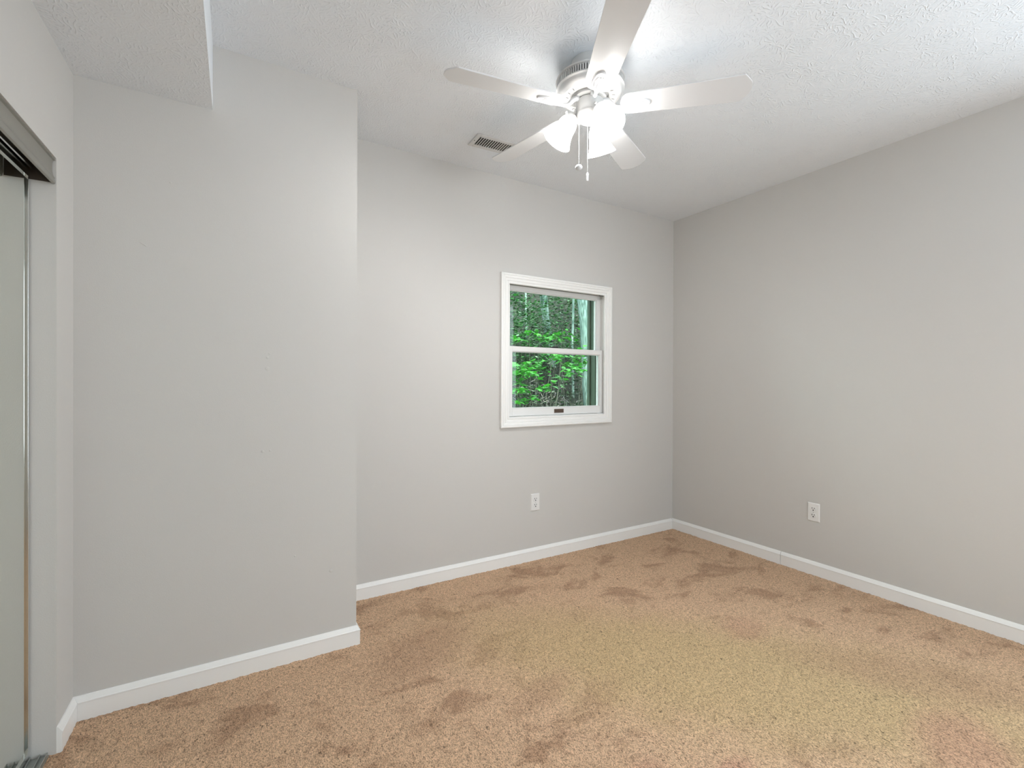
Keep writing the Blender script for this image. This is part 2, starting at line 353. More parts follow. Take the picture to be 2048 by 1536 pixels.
# jamb liner
jb = MB(); D0, D1 = YB-.002, YB+.125
jx0, jx1, jz0, jz1 = CX0+CW+.006, CX1-CW+.018, CZ0+CW-.002, CZ1-CW+.010
jb.box(WX0-.01, jx0, D0+.003, D1, WZ0-.01, WZ1+.01); jb.box(jx1, WX1+.012, D0+.003, D1, WZ0-.01, WZ1+.01)
jb.box(jx0, jx1, D0+.003, D1, WZ0-.03, jz0); jb.box(jx0, jx1, D0+.003, D1, jz1, WZ1+.02)
for yy in (.012, .046, .088):   # track ribs of the side and head jambs
    jb.box(jx1-.005, jx1, YB+yy, YB+yy+.005, jz0, jz1); jb.box(jx0, jx0+.005, YB+yy, YB+yy+.005, jz0, jz1)
jb.box(jx0, jx1, YB+.010, YB+.016, jz1-.006, jz1)
jb.build('window_jamb', VINYL, win)
def sash(y0, y1, x0, x1, z0, z1, st, tr, br, name, gy):
    s_ = MB(); s_.box(x0, x0+st, y0, y1, z0, z1).box(x1-st, x1, y0, y1, z0, z1).box(x0+st, x1-st, y0, y1, z1-tr, z1).box(x0+st, x1-st, y0, y1, z0, z0+br)
    b = .005  # glazing bead
    s_.box(x0+st, x0+st+b, y0+.008, y1-.004, z0+br, z1-tr).box(x1-st-b, x1-st, y0+.008, y1-.004, z0+br, z1-tr).box(x0+st, x1-st, y0+.008, y1-.004, z1-tr-b, z1-tr).box(x0+st, x1-st, y0+.008, y1-.004, z0+br, z0+br+b)
    o = s_.build(name, VINYL, win, bevel=.0015)
    MB().box(x0+st-.002, x1-st+.002, gy, gy+.004, z0+br-.002, z1-tr+.002).build('window_pane', GLASS, o); return o
sash(YB+.052, YB+.085, jx0, jx1-.002, 1.352, jz1-.004, .034, .030, .030, 'upper_sash', YB+.066)
low = sash(YB+.020, YB+.050, jx0, jx1-.0005, .940, 1.388, .034, .033, .048, 'lower_sash', YB+.034)
MB().box(jx0, jx1, YB+.004, YB+.062, .915, .9375).build('sill', VINYL, win, bevel=.002)
# sash lift plate, lock, small fittings
lf = MB().box(1.893, 1.971, YB+.0165, YB+.021, .951, .977).box(1.899, 1.965, YB+.0135, YB+.018, .966, .972)
tag(lf.build('sash_lift', BRONZE, low, bevel=.001), 'brown metal sash lift plate')
lm = MB(); lm.lathe([(.028, 0), (.028, .004), (.022, .010), (.008, .013), (0, .013)], 20, Matrix.Translation((1.90, YB+.038, 1.388))@Matrix.Diagonal((1, .45, 1, 1)))
lm.tube([(1.90, YB+.036, 1.396), (1.93, YB+.030, 1.397)], .004, 8)
tag(lm.build('sash_lock', BLACKP, low, smooth=True), 'small black sash lock')
tag(MB().box(2.318, 2.333, YB-.0005, YB+.003, .940, .950).build('jamb_hole_patch', BLACKP, win), 'small black patch for the hole in the jamb corner')  # black block standing in for a dark hole in the jamb
tag(MB().box(2.285, 2.322, YB+.006, YB+.02, 1.776, 1.786).box(2.318, 2.330, YB-.001, YB+.01, 1.782, 1.790).build('balance_clip', SLOTG, win), 'grey clip in the top corner')
# outside trim of the window, seen through the panes
ot = MB(); ot.box(jx1-.010, jx1+.03, YB+.10, YB+.19, .80, 1.90).box(jx0-.05, jx0-.012, YB+.10, YB+.19, .80, 1.90).box(jx0-.05, jx1+.03, YB+.12, YB+.19, 1.80, 1.90).box(jx0-.05, jx1+.03, YB+.12, YB+.20, .84, .925).box(jx1-.022, jx1-.010, YB+.15, YB+.165, .92, 1.8)
ot.build('outer_frame', GREENTRIM, win)

# ------------------------------------------------------------------ outlets
def outlet(name, label, loc, rz):
    t = thing(name, label, 'outlet', loc, rz)     # local: plate in xz plane, facing -y
    W, Hh = .070, .112
    pl = MB(); d = .0055
    pl.add([(-W/2, 0, -Hh/2), (W/2, 0, -Hh/2), (W/2, 0, Hh/2), (-W/2, 0, Hh/2), (-W/2+.004, -d, -Hh/2+.004), (W/2-.004, -d, -Hh/2+.004), (W/2-.004, -d, Hh/2-.004), (-W/2+.004, -d, Hh/2-.004)],
           [(0, 3, 2, 1), (4, 5, 6, 7), (0, 1, 5, 4), (1, 2, 6, 5), (2, 3, 7, 6), (3, 0, 4, 7)])
    pl.build('cover_plate', PLATE, t, bevel=.0008)
    for s_ in (1, -1):
        zc = s_*.0195; pts = []
        for k in range(32):
            a = 2*PI*k/32; pts.append((.0172*math.cos(a), max(-.0135, min(.0135, .0172*math.sin(a)))))
        rb = MB(); n = len(pts)
        rb.add([(x, -d+.0005, zc+z) for x, z in pts]+[(x*.96, -d-.0018, zc+z*.96) for x, z in pts], [tuple(range(n)), tuple(range(n, 2*n))[::-1]]+[(i, (i+1) % n, n+(i+1) % n, n+i) for i in range(n)])
        r_ = rb.build('receptacle', PLATE, t)
        sl = MB(); y0, y1 = -d-.0022, -d-.0014
        sl.box(-.0082, -.0050, y0, y1, zc+.0005, zc+.0095).box(.0050, .0080, y0, y1, zc+.0015, zc+.0090)
        sl.lathe([(.0036, 0), (.0036, .0008), (0, .0008)], 12, Matrix.Translation((0, -d-.0014, zc-.0065))@Matrix.Rotation(PI/2, 4, 'X'))
        sl.build('contact_slot', DARK, r_)
    MB().lathe([(.003, 0), (.0028, .001), (0, .0013)], 12, Matrix.Translation((0, -d, 0))@Matrix.Rotation(PI/2, 4, 'X')).build('screw', BRASSG, t)
    return t
outlet('wall_outlet', 'white duplex outlet low on the back wall below the window', (1.7268, YB, .3745), 0)
outlet('wall_outlet', 'white duplex outlet low on the right wall above the baseboard', (XR, 1.5103, .3765), -PI/2)

# ------------------------------------------------------------------ ceiling vent
vt = thing('ceiling_vent', 'small white metal register with dark slots on the ceiling behind the fan', 'vent', (1.228, 2.247, H), math.radians(-3))
VW, VD = .236, .132
fr = MB(); iw, idp = .190, .084
for x0, x1, y0, y1 in ((-VW/2, -iw/2, -VD/2, VD/2), (iw/2, VW/2, -VD/2, VD/2), (-iw/2, iw/2, -VD/2, -idp/2), (-iw/2, iw/2, idp/2, VD/2)): fr.box(x0, x1, y0, y1, -.006, 0)
fr.build('frame', FANG, vt, bevel=.002)
MB().box(-iw/2, iw/2, -idp/2, idp/2, -.0008, 0).build('duct', DARK, vt)
vs_ = MB()
for k in range(15):
    x = -iw/2+k*iw/14
    vs_.add([(x-.0022, -idp/2, -.0055), (x+.0022, -idp/2, -.0055), (x+.0026, -idp/2, -.0035), (x-.0018, -idp/2, -.0035), (x-.0022, idp/2, -.0055), (x+.0022, idp/2, -.0055), (x+.0026, idp/2, -.0035), (x-.0018, idp/2, -.0035)],
            [(0, 1, 2, 3), (4, 7, 6, 5), (0, 4, 5, 1), (1, 5, 6, 2), (2, 6, 7, 3), (3, 7, 4, 0)])
vs_.build('louver', FANG, vt)
db = MB()
for k in range(4): y = -idp/2+.010+k*.0175; db.box(-iw/2, iw/2*.30, y+.006, y+.011, -.0030, -.0010)
db.box(iw/2*.30, iw/2, -idp/2, idp/2, -.0016, -.0009)
db.build('damper', pmat('damper_grey', (.10, .10, .085), .7), vt)
for sx in (-1, 1): MB().lathe([(.003, 0), (.003, -.0012), (0, -.0018)], 10, Matrix.Translation((sx*(VW/2-.011), 0, -.006))).build('screw', SLOTG, vt)

# ------------------------------------------------------------------ closet sliding mirror doors
cd = thing('closet_mirror_door', 'mirrored sliding closet door in a chrome frame beside the left wall jamb', 'closet door', LP(1.1, .075, 0))
MI = Matrix.Translation(-cd.location)
def lpart(name, boxes, mat, parent, off, bevel=0):
    m_ = MB()
    for b_ in boxes: lbox(m_, *b_)
    return m_.build(name, mat, parent, M=Matrix.Translation(-Vector(off)), bevel=bevel)
def mdoor(t, s0, s1, d0, d1):
    off = t.location; zt, zb = 1.80, .022
    lpart('mirror_panel', [(s0+.006, s1-.006, d0+.004, d1-.004, zb+.006, zt-.006)], MIRROR, t, off)
    lpart('stile', [(s0, s0+.010, d0-.001, d1, zb, zt)], CHROME, t, off, .001)
    lpart('stile', [(s1-.010, s1, d0-.001, d1, zb, zt)], CHROME, t, off, .001)
    lpart('rail', [(s0+.010, s1-.010, d0-.001, d1, zt-.03, zt)], CHROME, t, off)
    lpart('rail', [(s0+.010, s1-.010, d0-.001, d1, zb, zb+.012)], CHROME, t, off)
mdoor(cd, S_J+.004, 1.10, .060, .080)
cd2 = thing('closet_mirror_door', 'front mirrored sliding closet door, the one farther from the window wall', 'closet door', LP(1.5, .03, 0))
mdoor(cd2, 1.06, S_O2-.004, .022, .042)
# header track
ht = thing('closet_header_track', 'grey metal fascia track across the top of the closet opening', 'track', LP(1.0, 0, 1.8))
def lsweep(name, prof_, s0, s1, mat, t, smooth=True):
    m_ = MB(); n = len(prof_)
    vs = [LP(s0, d, z) for d, z in prof_]+[LP(s1, d, z) for d, z in prof_]
    m_.add(vs, [tuple(range(n))[::-1], tuple(range(n, 2*n))]+[(i, (i+1) % n, n+(i+1) % n, n+i) for i in range(n)])
    return m_.build(name, mat, t, M=Matrix.Translation(-t.location), smooth=smooth)
# profile: (dx behind the wall face, z)
lsweep('fascia', [(.004, 1.842), (.0005, 1.834), (.006, 1.832), (.0085, 1.822), (.0085, 1.800), (.006, 1.787), (.002, 1.780), (.003, 1.776), (.001, 1.770), (.0015, 1.763), (.006, 1.760), (.009, 1.762), (.012, 1.775), (.012, 1.842)], S_J+.004, S_O2-.002, FASCIA, ht)
lsweep('top_channel', [(.010, 1.842), (.010, 1.836), (.100, 1.836), (.100, 1.842)], S_J+.002, S_O2-.002, TRACKD, ht, False)
lsweep('divider_lip', [(.049, 1.836), (.049, 1.795), (.052, 1.793), (.054, 1.795), (.053, 1.836)], S_J+.012, S_O2-.002, CHROME, ht, False)
lsweep('rear_flange', [(.094, 1.836), (.094, 1.79), (.098, 1.79), (.098, 1.836)], S_J+.002, S_O2-.002, TRACKD, ht, False)
lpart('dark_end_plate', [(S_J+.001, S_J+.004, .0125, .093, 1.766, 1.836)], TRACKD, ht, ht.location)  # dark plate across the jamb end of the header track
# floor track
ft = thing('closet_floor_track', 'ridged aluminium floor track under the closet doors', 'track', LP(1.0, .05, 0))
lsweep('base_plate', [(.016, -.006), (.016, .0030), (.100, .0030), (.100, -.006)], S_J+.002, S_O2-.002, ALU, ft, False)
for d in (.018, .034, .056, .084): lsweep('ridge', [(d, .003), (d, .012), (d+.0015, .0135), (d+.003, .012), (d+.003, .003)], S_J+.004, S_O2-.002, ALU, ft, False)

# ------------------------------------------------------------------ ceiling fan
FX, FY = 1.25, 1.475
fan = thing('ceiling_fan', 'white five blade ceiling fan with three lit frosted glass bell shades', 'ceiling fan', (FX, FY, H))
def zl(z): return z-H
def lathe_part(name, prof_, mat, seg=64, parent=fan, extra=None, sm=True):
    m_ = MB(); m_.lathe([(r, zl(z)) for r, z in prof_], seg)
    if extra: extra(m_)
    return m_.build(name, mat, parent, smooth=sm)
lathe_part('canopy', [(.074, 2.4405), (.076, 2.434), (.076, 2.405), (.070, 2.392), (.064, 2.375), (.064, 2.360)], FANG)
hs = MB()
hs.lathe([(.060, zl(2.372)), (.100, zl(2.371)), (.128, zl(2.368)), (.135, zl(2.366)), (.137, zl(2.363)), (.135, zl(2.360)), (.131, zl(2.359)), (.128, zl(2.357)), (.128, zl(2.335)), (.133, zl(2.333)), (.136, zl(2.331)), (.136, zl(2.327)), (.131, zl(2.324)),
          (.129, zl(2.322)), (.127, zl(2.314)), (.119, zl(2.304)), (.110, zl(2.300)), (.109, zl(2.2985)), (.107, zl(2.2998)), (.078, zl(2.297)), (.074, zl(2.300)), (.074, zl(2.315)), (0, zl(2.315))], 96)
hs.mi = 1
NS = 84
for k in range(NS):
    a = 2*PI*(k+.5)/NS; M_ = Matrix.Rotation(a, 4, 'Z'); hw = .0021
    vs = [M_@Vector(v) for v in ((.1276, -hw, zl(2.357)), (.1276, hw, zl(2.357)), (.1276, hw, zl(2.337)), (.1276, -hw, zl(2.337)), (.1286, -hw, zl(2.3565)), (.1286, hw, zl(2.3565)), (.1286, hw, zl(2.3375)), (.1286, -hw, zl(2.3375)))]
    hs.add(vs, [(4, 5, 6, 7), (0, 3, 2, 1), (0, 1, 5, 4), (1, 2, 6, 5), (2, 3, 7, 6), (3, 0, 4, 7)])
for k in range(20):      # little slits on the underside
    if k % 2 and k % 4 != 1: continue
    a = 2*PI*k/20+.12; M_ = Matrix.Rotation(a, 4, 'Z')@Matrix.Translation((.093, 0, zl(2.2983)))@Matrix.Rotation(.35, 4, 'Z')
    vs = [M_@Vector(v) for v in ((-.006, -.0012, 0), (.006, -.0012, 0), (.006, .0012, 0), (-.006, .0012, 0), (-.006, -.0012, -.0009), (.006, -.0012, -.0009), (.006, .0012, -.0009), (-.006, .0012, -.0009))]
    hs.add(vs, [(0, 1, 2, 3), (4, 7, 6, 5), (0, 4, 5, 1), (1, 5, 6, 2), (2, 6, 7, 3), (3, 7, 4, 0)])
hs.mi = 0
for k in range(NS):      # ribs between the slots
    a = 2*PI*k/NS; M_ = Matrix.Rotation(a, 4, 'Z'); hw = .0024
    vs = [M_@Vector(v) for v in ((.127, -hw, zl(2.359)), (.127, hw, zl(2.359)), (.127, hw, zl(2.333)), (.127, -hw, zl(2.333)), (.1325, -hw, zl(2.3575)), (.1325, hw, zl(2.3575)), (.1325, hw, zl(2.335)), (.1325, -hw, zl(2.335)))]
    hs.add(vs, [(4, 5, 6, 7), (0, 3, 2, 1), (0, 1, 5, 4), (1, 2, 6, 5), (2, 3, 7, 6), (3, 0, 4, 7)])
hs.build('motor_housing', [FANG, SLOTG], fan, smooth=True)
lathe_part('flywheel', [(.060, 2.316), (.066, 2.311), (.066, 2.292), (.062, 2.288), (.040, 2.287), (0, 2.287)], FANG)
lathe_part('switch_housing', [(.040, 2.290), (.051, 2.286), (.055, 2.281), (.055, 2.240), (.053, 2.236), (.053, 2.233), (.056, 2.231), (.056, 2.227), (.052, 2.217), (.041, 2.208), (.022, 2.203), (.010, 2.202), (.009, 2.197), (0, 2.196)], FANG, extra=lambda m_: m_.lathe([(.004, 0), (.004, .002), (0, .003)], 10, Matrix.Translation((-.020, -.045, zl(2.258)))@Matrix.Rotation(PI/2, 4, 'X')))
# blades : outline in local x (radial), y (width)
def blade_mesh():
    r0, r1, w0, w1 = .118, .597, .052, .0635
    pts = []
    # lower side root -> tip
    for k in range(9):      # rounded root, half ellipse
        a = PI/2+PI*k/8
        pts.append((r0+.040+.040*math.cos(a), w0*math.sin(a)))
    pts = pts[::-1]         # from -w to +w? fixed below
    root = [(r0+.042-.042*math.cos(t)**.8 if math.cos(t) > 0 else r0+.042, w0*math.sin(t)) for t in [(-PI/2)+PI*k/14 for k in range(15)]]
    tip = [(r1-.036, w1), (r1-.030, w1-.0035), (r1-.006, w1-.034), (r1-.002, w1-.043), (r1, 0), (r1-.002, -w1+.043), (r1-.006, -w1+.034), (r1-.030, -w1+.0035), (r1-.036, -w1)]
    out = root+tip          # CW or CCW does not matter, normals are recalculated
    n = len(out); m_ = MB(); t = .0028
    m_.add([(x, y, -t) for x, y in out]+[(x, y, t) for x, y in out], [tuple(range(n))[::-1], tuple(range(n, 2*n))]+[(i, (i+1) % n, n+(i+1) % n, n+i) for i in range(n)])
    return m_
PITCH = math.radians(-12)
BZ = 2.257
def iron_mesh():
    m_ = MB(); bz = -.0028
    # oval medallion: raised rim with a leaf-shaped middle
    cx, rx, ry = .178, .056, .026
    def ell(fx, fy, z, sh=0): return [(cx+sh+fx*rx*math.cos(2*PI*k/40), fy*ry*math.sin(2*PI*k/40), z) for k in range(40)]
    rings = [ell(1, 1, bz), ell(1, 1, bz-.0045), ell(.96, .94, bz-.0068), ell(.88, .80, bz-.0066), ell(.82, .72, bz-.0040), ell(.6, .5, bz-.0046), ell(.3, .25, bz-.0050)]
    n = 40; vs = [v for r_ in rings for v in r_]; fs = []
    for i in range(len(rings)-1):
        for k in range(n): fs.append((i*n+k, i*n+(k+1) % n, (i+1)*n+(k+1) % n, (i+1)*n+k))
    fs.append(tuple((len(rings)-1)*n+k for k in range(n))); m_.add(vs, fs)
    # prongs
    for s_ in (-1, 0, 1): m_.tube([(.128, s_*.002, bz-.007), (.150, s_*.011, bz-.0075), (.178, s_*.014, bz-.0070), (.205, s_*.008, bz-.0055)], [.0065, .0050, .0045, .0030], 10)
    return m_
def arm_mesh():
    m_ = MB(); z0 = 2.284-BZ
    m_.tube([(.040, 0, z0+.001), (.056, 0, z0), (.070, 0, z0-.004), (.084, 0, z0-.018), (.098, 0, -.006), (.112, 0, -.0105), (.135, 0, -.0105)], [.009, .0105, .0105, .009, .0078, .0072, .0066], 14)
    return m_
AZ = [171.0, 99.0, 27.0, -45.0, -118.8]
blab = ['left blade with rounded clipped tip', 'rear left blade reaching toward the ceiling vent', 'rear right blade behind the shades', 'right blade pointing to the right wall', 'front blade cut off by the top of the view']
bm_ = blade_mesh(); im_ = iron_mesh(); am_ = arm_mesh(); first = None
P_ = Matrix.Rotation(PITCH, 4, 'X')
for i, az in enumerate(AZ):
    if first is None:
        bo = bm_.build('blade', FANW, fan, bevel=.0015); io = im_.build('blade_iron', FANW, bo, smooth=True)
        ao = am_.build('iron_arm', FANW, io, smooth=True)
        # arm is joined into the iron so that the bracket is one mesh
        me = io.data; bm = bmesh.new(); bm.from_mesh(me)
        tmp = bmesh.new(); tmp.from_mesh(ao.data); 
        inv = P_.inverted()
        for v in tmp.verts: v.co = (inv@v.co) if v.co.x < .1 else v.co
        mp = {v: bm.verts.new(v.co) for v in tmp.verts}
        for f in tmp.faces: nf = bm.faces.new([mp[v] for v in f.verts]); nf.smooth = True
        bm.to_mesh(me); bm.free(); tmp.free(); bpy.data.objects.remove(ao)
        first = (bo, io)
    else:
        bo = first[0].copy(); C.objects.link(bo); io = first[1].copy(); C.objects.link(io); io.parent = bo
    bo.matrix_local = Matrix.Translation((0, 0, zl(BZ)))@Matrix.Rotation(math.radians(az), 4, 'Z')@P_
# light arms, shades, bulbs
dv = Vector((FX, FY, 0)).normalized(); rt = Vector((dv.y, -dv.x, 0))
bell = [(.0265, 0), (.0290, .004), (.0340, .012), (.0375, .024), (.0385, .036), (.0400, .052), (.0440, .070), (.0510, .088), (.0585, .102), (.0605, .106)]
for i, (az, rn) in enumerate(((184, .072), (68, .072), (-56, .072))):
    a = math.radians(az); v = rt*math.cos(a)+dv*math.sin(a)
    tilt = math.radians(57)
    ax = v*math.cos(tilt)+Vector((0, 0, -math.sin(tilt)))
    neck = v*rn+Vector((0, 0, zl(2.222)))
    am = MB(); am.tube([v*.035+Vector((0, 0, zl(2.236))), v*.052+Vector((0, 0, zl(2.240))), v*.064+Vector((0, 0, zl(2.236))), neck-ax*.002], [.009, .009, .010, .013], 12)
    q = Vector((0, 0, 1)).rotation_difference(ax).to_matrix().to_4x4()
    Ms = Matrix.Translation(neck)@q
    am.lathe([(.006, -.014), (.015, -.012), (.024, -.004), (.0295, .004), (.0295, .012), (.0275, .012), (.0, .010)], 28, Ms)
    for k in range(3):
        am.lathe([(.0025, 0), (.0025, .008), (.005, .009), (.005, .013), (0, .014)], 8, Ms@Matrix.Rotation(2*PI*k/3+.5, 4, 'Z')@Matrix.Translation((.028, 0, .007))@Matrix.Rotation(PI/2, 4, 'Y'))
    arm = am.build('light_arm', FANG, fan, smooth=True)
    so = MB(); th = .0022
    outer = [(r, z+.004) for r, z in bell]; inner = [(r-th, z+.004) for r, z in bell][::-1]
    so.lathe(outer+inner, 48, Ms, cap0=False, cap1=False)
    sh = so.build('glass_shade', SHADE, arm, smooth=True)
    ga = sh.data.attributes.new('glow', 'FLOAT', 'POINT')      # the bulb sits low in the bell, its neck stays dim
    for k_, vv in enumerate(sh.data.vertices):
        t_ = (Vector(vv.co)-neck).dot(ax)/.110; ga.data[k_].value = .10+.90*max(0, min(1, (t_-.22)/.33))
    bu = MB(); bu.lathe([(.010, .006), (.012, .020), (.014, .026), (.022, .036), (.024, .044), (.020, .051), (.010, .055), (0, .056)], 24, Ms)
    bu.build('bulb', BULB, arm, smooth=True)
    ld = bpy.data.lights.new('bulb_light', 'POINT'); ld.energy = LAMP_W; ld.shadow_soft_size = .022; ld.color = (1, .99, .985)
    lo = lk(bpy.data.objects.new('bulb_light', ld)); lo.parent = arm; lo.location = neck+ax*.068
# pull chains
def chain(off, away, ztop, zbot, kind):
    p = rt*off+dv*away; m_ = MB(); n = int((ztop-zbot)/.0042)
    for k in range(n): m_.lathe([(0, -.0013), (.0011, -.0007), (.0013, 0), (.0011, .0007), (0, .0013)], 6, Matrix.Translation((p.x, p.y, zl(ztop)-k*.0042)))
    m_.tube([(p.x, p.y, zl(ztop)), (p.x, p.y, zl(zbot))], .0007, 5)
    o = m_.build('pull_chain', FANW, fan, smooth=True)
    kn = MB(); Mk = Matrix.Translation((p.x, p.y, zl(zbot)))
    if kind == 0: kn.lathe([(0, .002), (.004, .001), (.011, -.003), (.0145, -.009), (.0145, -.013), (.010, -.019), (.004, -.022), (0, -.022)], 24, Mk)
    else:
        kn.lathe([(0, .002), (.003, .001), (.0048, -.004), (.0050, -.010), (.0035, -.015), (.0046, -.020), (.0046, -.030), (.003, -.033), (0, -.033)], 16, Mk)
    kn.build('pull_knob', FANW, o, smooth=True)
chain(-.043, -.01, 2.190, 2.030, 0)
chain(-.009, .02, 2.203, 2.008, 1)

# ------------------------------------------------------------------ woods outside
def leafmat(name, cols, transl=.35):
    m, nt, b = newmat(name); out = nt.nodes['Material Output']; g = N(nt, 'ShaderNodeNewGeometry'); r = N(nt, 'ShaderNodeValToRGB')
    while len(r.color_ramp.elements) < len(cols): r.color_ramp.elements.new(.5)
    for i, c in enumerate(cols): r.color_ramp.elements[i].position = i/(len(cols)-1); r.color_ramp.elements[i].color = (*c, 1)
    nt.links.new(g.outputs['Random Per Island'], r.inputs[0]); nt.links.new(r.outputs[0], b.inputs['Base Color']); b.inputs['Roughness'].default_value = .45
    t = N(nt, 'ShaderNodeBsdfTranslucent'); nt.links.new(r.outputs[0], t.inputs[0]); mx = N(nt, 'ShaderNodeMixShader'); mx.inputs[0].default_value = transl
    nt.links.new(b.outputs[0], mx.inputs[1]); nt.links.new(t.outputs[0], mx.inputs[2]); nt.links.new(mx.outputs[0], out.inputs[0]); return m
LEAF_N = leafmat('maple_leaves', [(.012, .11, .007), (.022, .18, .012), (.04, .26, .02)])
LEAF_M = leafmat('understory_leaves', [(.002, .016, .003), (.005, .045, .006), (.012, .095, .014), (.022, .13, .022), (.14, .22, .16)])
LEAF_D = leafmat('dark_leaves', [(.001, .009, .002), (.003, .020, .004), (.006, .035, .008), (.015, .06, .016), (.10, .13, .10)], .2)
def barkmat(name, c1, c2, sc_):
    m, nt, b = newmat(name); g = N(nt, 'ShaderNodeTexCoord'); mp = N(nt, 'ShaderNodeMapping'); mp.inputs['Scale'].default_value = sc_; nt.links.new(g.outputs['Object'], mp.inputs[0])
    n = N(nt, 'ShaderNodeTexNoise'); n.inputs['Scale'].default_value = 1; n.inputs['Detail'].default_value = 5; nt.links.new(mp.outputs[0], n.inputs['Vector'])
    r = N(nt, 'ShaderNodeValToRGB'); r.color_ramp.elements[0].position = .35; r.color_ramp.elements[1].position = .65; r.color_ramp.elements[0].color = (*c1, 1); r.color_ramp.elements[1].color = (*c2, 1)
    nt.links.new(n.outputs['Fac'], r.inputs[0]); nt.links.new(r.outputs[0], b.inputs['Base Color']); b.inputs['Roughness'].default_value = .85
    bb = N(nt, 'ShaderNodeBump'); bb.inputs['Strength'].default_value = .8; bb.inputs['Distance'].default_value = .02; nt.links.new(n.outputs['Fac'], bb.inputs['Height']); nt.links.new(bb.outputs[0], b.inputs['Normal']); return m
BARK = barkmat('blue_grey_bark', (.035, .07, .06), (.16, .24, .225), (45, 45, 6))
BARK2 = barkmat('pale_bark', (.03, .07, .05), (.26, .34, .32), (14, 14, 3))
TWIG = pmat('twig', (.045, .05, .035), .8); PALETWIG = pmat('pale_dead_twig', (.34, .30, .31), .7)
def soilmat():
    m, nt, b = newmat('forest_floor'); g = N(nt, 'ShaderNodeNewGeometry'); n = N(nt, 'ShaderNodeTexNoise'); n.inputs['Scale'].default_value = 14; n.inputs['Detail'].default_value = 6; nt.links.new(g.outputs['Position'], n.inputs['Vector'])
    r = N(nt, 'ShaderNodeValToRGB'); r.color_ramp.elements[0].position = .38; r.color_ramp.elements[1].position = .68; r.color_ramp.elements[0].color = (.003, .006, .003, 1); r.color_ramp.elements[1].color = (.008, .011, .006, 1)
    nt.links.new(n.outputs['Fac'], r.inputs[0]); nt.links.new(r.outputs[0], b.inputs['Base Color']); b.inputs['Roughness'].default_value = 1; return m
SOIL = soilmat()
rs = np.random.RandomState(11)
def ground_z(y): return -.4 if y < 7.6 else -.4+(y-7.6)*1.15
gm = MB(); gx = np.linspace(-3, 16, 60); gy = np.linspace(YB+.2, 15, 60)
vs = [(x, y, ground_z(y)+.25*math.sin(x*1.3+y*.7)*(.2 if y < 7 else 1)+rs.rand()*.12) for y in gy for x in gx]
gm.add(vs, [(j*60+i, j*60+i+1, j*60+60+i+1, j*60+60+i) for j in range(59) for i in range(59)])
tag(gm.build('ground', SOIL, smooth=True), 'dark wooded bank behind the house', kind='structure')
MAPLE = [(0, 0), (.18, -.05), (.42, -.02), (.30, .18), (.52, .34), (.26, .46), (.20, .60), (0, 1.0), (-.20, .60), (-.26, .46), (-.52, .34), (-.30, .18), (-.42, -.02), (-.18, -.05)]
OVAL = [(0, 0), (.22, .3), (.24, .6), (0, 1), (-.24, .6), (-.22, .3)]
def leaf_arrays(pos, size, shape, droop=.6):
    """one polygon leaf per position, folded a little along its mid rib"""
    vs = []; fs = []
    k = len(shape)
    for p, s_ in zip(pos, size):
        a = rs.rand()*2*PI; t = droop*(rs.rand()-.2); rl = (rs.rand()-.5)*1.4
        d = Vector((math.cos(a)*math.cos(t), math.sin(a)*math.cos(t), -math.sin(t))); sd = d.cross(Vector((0, 0, 1))).normalized()
        up = sd.cross(d); sd2 = sd*math.cos(rl)+up*math.sin(rl); up2 = sd2.cross(d)
        n0 = len(vs)
        for x, y in shape: vs.append(Vector(p)+d*(y*s_)+sd2*(x*s_)+up2*(-.25*abs(x)*s_))
        fs.append(tuple(range(n0, n0+k//2+1))); fs.append(tuple([n0]+list(range(n0+k//2, n0+k))))
    return vs, fs
def leaves(name, pos, size, shape, mat, parent=None, droop=.6):
    vs, fs = leaf_arrays(pos, size, shape, droop); me = bpy.data.meshes.new(name); me.from_pydata([tuple(v) for v in vs], [], fs); me.materials.append(mat)
    o = lk(bpy.data.objects.new(name, me)); 
    if parent: o.parent = parent; 
    return o
def cloud(c, r, n, clump=14):
    """leaf positions gathered in small sprays inside an ellipsoid"""
    out = []
    while len(out) < n:
        q = rs.randn(3); q = q/np.linalg.norm(q)*rs.rand()**.4; ctr = np.array(c)+q*np.array(r)
        for _ in range(clump): out.append(ctr+rs.randn(3)*np.array([.16, .16, .06])*max(.5, r[0]*.8))
    return out[:n]
def tree(label, x, y, rad, lean, mat, shade_crown, nleaf, h=7.5, group=None, bend=0):
    z0 = ground_z(y)-.2; t = thing('tree', label, 'tree', (x, y, z0), 0, group); m_ = MB(); pts = []; rr = []
    for k in range(14):
        f = k/13; pts.append((lean[0]*f*h+bend*math.sin(f*PI*1.3)+.02*math.sin(k*1.7), lean[1]*f*h, f*h)); rr.append(rad*(1-.45*f)*(1+.05*math.sin(k*2.3)))
    m_.tube(pts, rr, 16); m_.build('trunk', mat, t, smooth=True)
    if nleaf:
        cc = (shade_crown[0]-x, shade_crown[1]-y, shade_crown[2]-z0)
        leaves('foliage', cloud(cc, shade_crown[3:6], nleaf), rs.rand(nleaf)*.10+.09, OVAL, LEAF_M, t)  # unseen leaves added overhead to dapple the sun on the bank
    return t
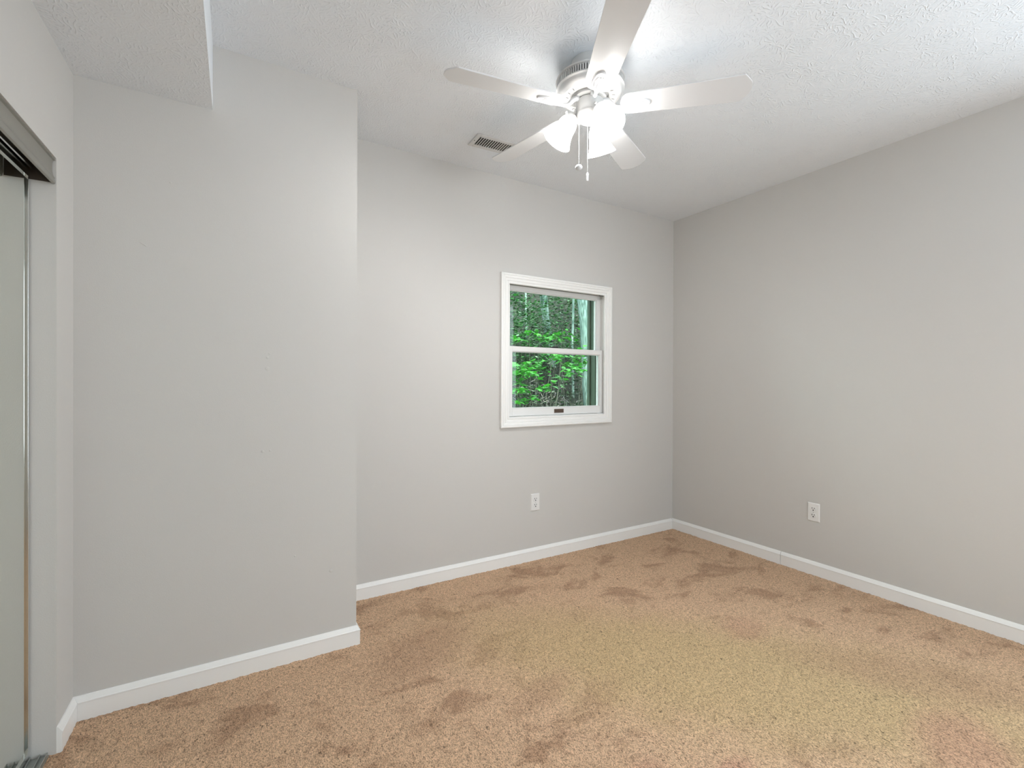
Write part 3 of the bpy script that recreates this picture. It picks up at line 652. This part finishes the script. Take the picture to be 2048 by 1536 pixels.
# big grey trunk at the right of the window, pale trunk at the left, slimmer ones between
tree('large grey barked leaning trunk at the right of the window', 6.09, 7.0, .128, (-.095, 0), BARK, (5.4, 6.6, 6.4, .85, 1.5, .6), 900)
tree('pale mottled trunk near the left of the window', 6.68, 9.2, .10, (-.135, .0), BARK2, (3.6, 8.6, 6.9, .85, 1.5, .8), 900)
tree('slim pale trunk between the two large ones', 6.64, 8.4, .030, (.002, 0), BARK2, (7.3, 7.6, 6.8, .85, 1.5, .7), 700)
tree('thin white trunk farthest left in the window', 6.17, 9.6, .026, (.004, 0), BARK2, (9.1, 8.4, 6.6, .85, 1.6, .7), 700)
# bushes
def bush(label, c, r, n, size, mat, shape=OVAL, twigs=6, group=None):
    t = thing('bush', label, 'bush', (c[0], c[1], ground_z(c[1])), 0, group); lc = (0, 0, c[2]-ground_z(c[1]))
    leaves('foliage', cloud(lc, r, n), rs.rand(n)*size*.8+size*.6, shape, mat, t)
    m_ = MB()
    for k in range(twigs):
        a = rs.rand()*2*PI; f = .3+.7*rs.rand(); tp = Vector((math.cos(a)*r[0]*f, math.sin(a)*r[1]*f, lc[2]+r[2]*(.2+.8*rs.rand())))
        mid = tp*.5+Vector((rs.randn()*.08, rs.randn()*.08, .1)); m_.tube([(0, 0, -.1), mid, tp], [.008, .005, .002], 6)
    m_.build('stem', TWIG, t, smooth=True); return t
# maple saplings nearer the house
bush('bright green maple sapling in front, low at the left of the lower pane', (3.15, 4.9, .95), (.42, .5, .42), 150, .085, LEAF_N, MAPLE, 7)
bush('bright maple sapling behind the middle rail of the window', (3.55, 5.3, 1.35), (.7, .5, .22), 170, .085, LEAF_N, MAPLE, 6)
bush('broad leafed sapling against the large grey trunk', (5.05, 6.3, 1.45), (.5, .4, .3), 110, .09, LEAF_N, MAPLE, 5)
bush('bright sapling spray in the middle of the upper pane', (4.9, 7.0, 2.05), (.75, .4, .16), 110, .085, LEAF_N, MAPLE, 5)
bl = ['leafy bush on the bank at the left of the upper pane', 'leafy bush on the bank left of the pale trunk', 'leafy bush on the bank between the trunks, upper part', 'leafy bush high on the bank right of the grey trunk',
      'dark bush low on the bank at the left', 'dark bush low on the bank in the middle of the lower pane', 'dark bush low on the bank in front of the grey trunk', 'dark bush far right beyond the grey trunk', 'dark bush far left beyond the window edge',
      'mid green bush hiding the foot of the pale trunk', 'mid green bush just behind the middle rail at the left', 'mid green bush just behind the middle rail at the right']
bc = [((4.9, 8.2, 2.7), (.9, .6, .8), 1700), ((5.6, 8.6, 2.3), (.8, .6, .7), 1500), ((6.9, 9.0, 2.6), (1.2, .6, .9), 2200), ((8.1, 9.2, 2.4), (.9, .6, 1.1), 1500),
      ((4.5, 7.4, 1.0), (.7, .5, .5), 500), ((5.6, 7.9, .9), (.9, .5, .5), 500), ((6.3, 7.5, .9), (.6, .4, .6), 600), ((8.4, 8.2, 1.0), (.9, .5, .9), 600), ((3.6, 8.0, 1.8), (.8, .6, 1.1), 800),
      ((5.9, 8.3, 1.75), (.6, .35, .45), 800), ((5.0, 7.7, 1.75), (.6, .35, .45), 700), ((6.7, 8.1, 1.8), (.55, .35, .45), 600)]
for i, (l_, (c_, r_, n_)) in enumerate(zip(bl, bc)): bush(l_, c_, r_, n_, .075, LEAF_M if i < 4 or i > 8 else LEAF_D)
# dead twigs and leaf litter catching the sun
tw = MB()
for _ in range(260):
    cx, cy = (6.0, 7.9) if rs.rand() < .55 else (4.9, 7.7)
    p = Vector((cx+rs.randn()*.45, cy+rs.rand()*.5, 0)); p.z = ground_z(p.y)+.15+abs(rs.randn())*.45 if cx > 5 else ground_z(p.y)+.2+abs(rs.randn())*.25
    p.z = max(p.z, .35); d = Vector(rs.randn(3)); d.normalize(); L_ = .06+.16*rs.rand(); q = p+d*L_*.5+Vector(rs.randn(3))*.02
    tw.tube([p, q, p+d*L_], [.006, .0045, .002], 5)
o = tw.build('dead_brush', PALETWIG); tag(o, 'pale dead twigs tangled on the bank seen through the lower pane', 'dead brush', kind='stuff')
lt = [(rs.rand()*5+3.6, 7.6+rs.rand()*4, 0) for _ in range(1500)]; lt = [(x, y, ground_z(y)+.30+rs.rand()*.06) for x, y, _ in lt]
o = leaves('leaf_litter', lt, rs.rand(len(lt))*.08+.04, OVAL, leafmat('litter_leaves', [(.005, .01, .005), (.010, .02, .008), (.018, .03, .014), (.02, .028, .018), (.26, .24, .25)], .1)); tag(o, 'dry fallen leaves scattered over the bank', 'leaves', kind='stuff')
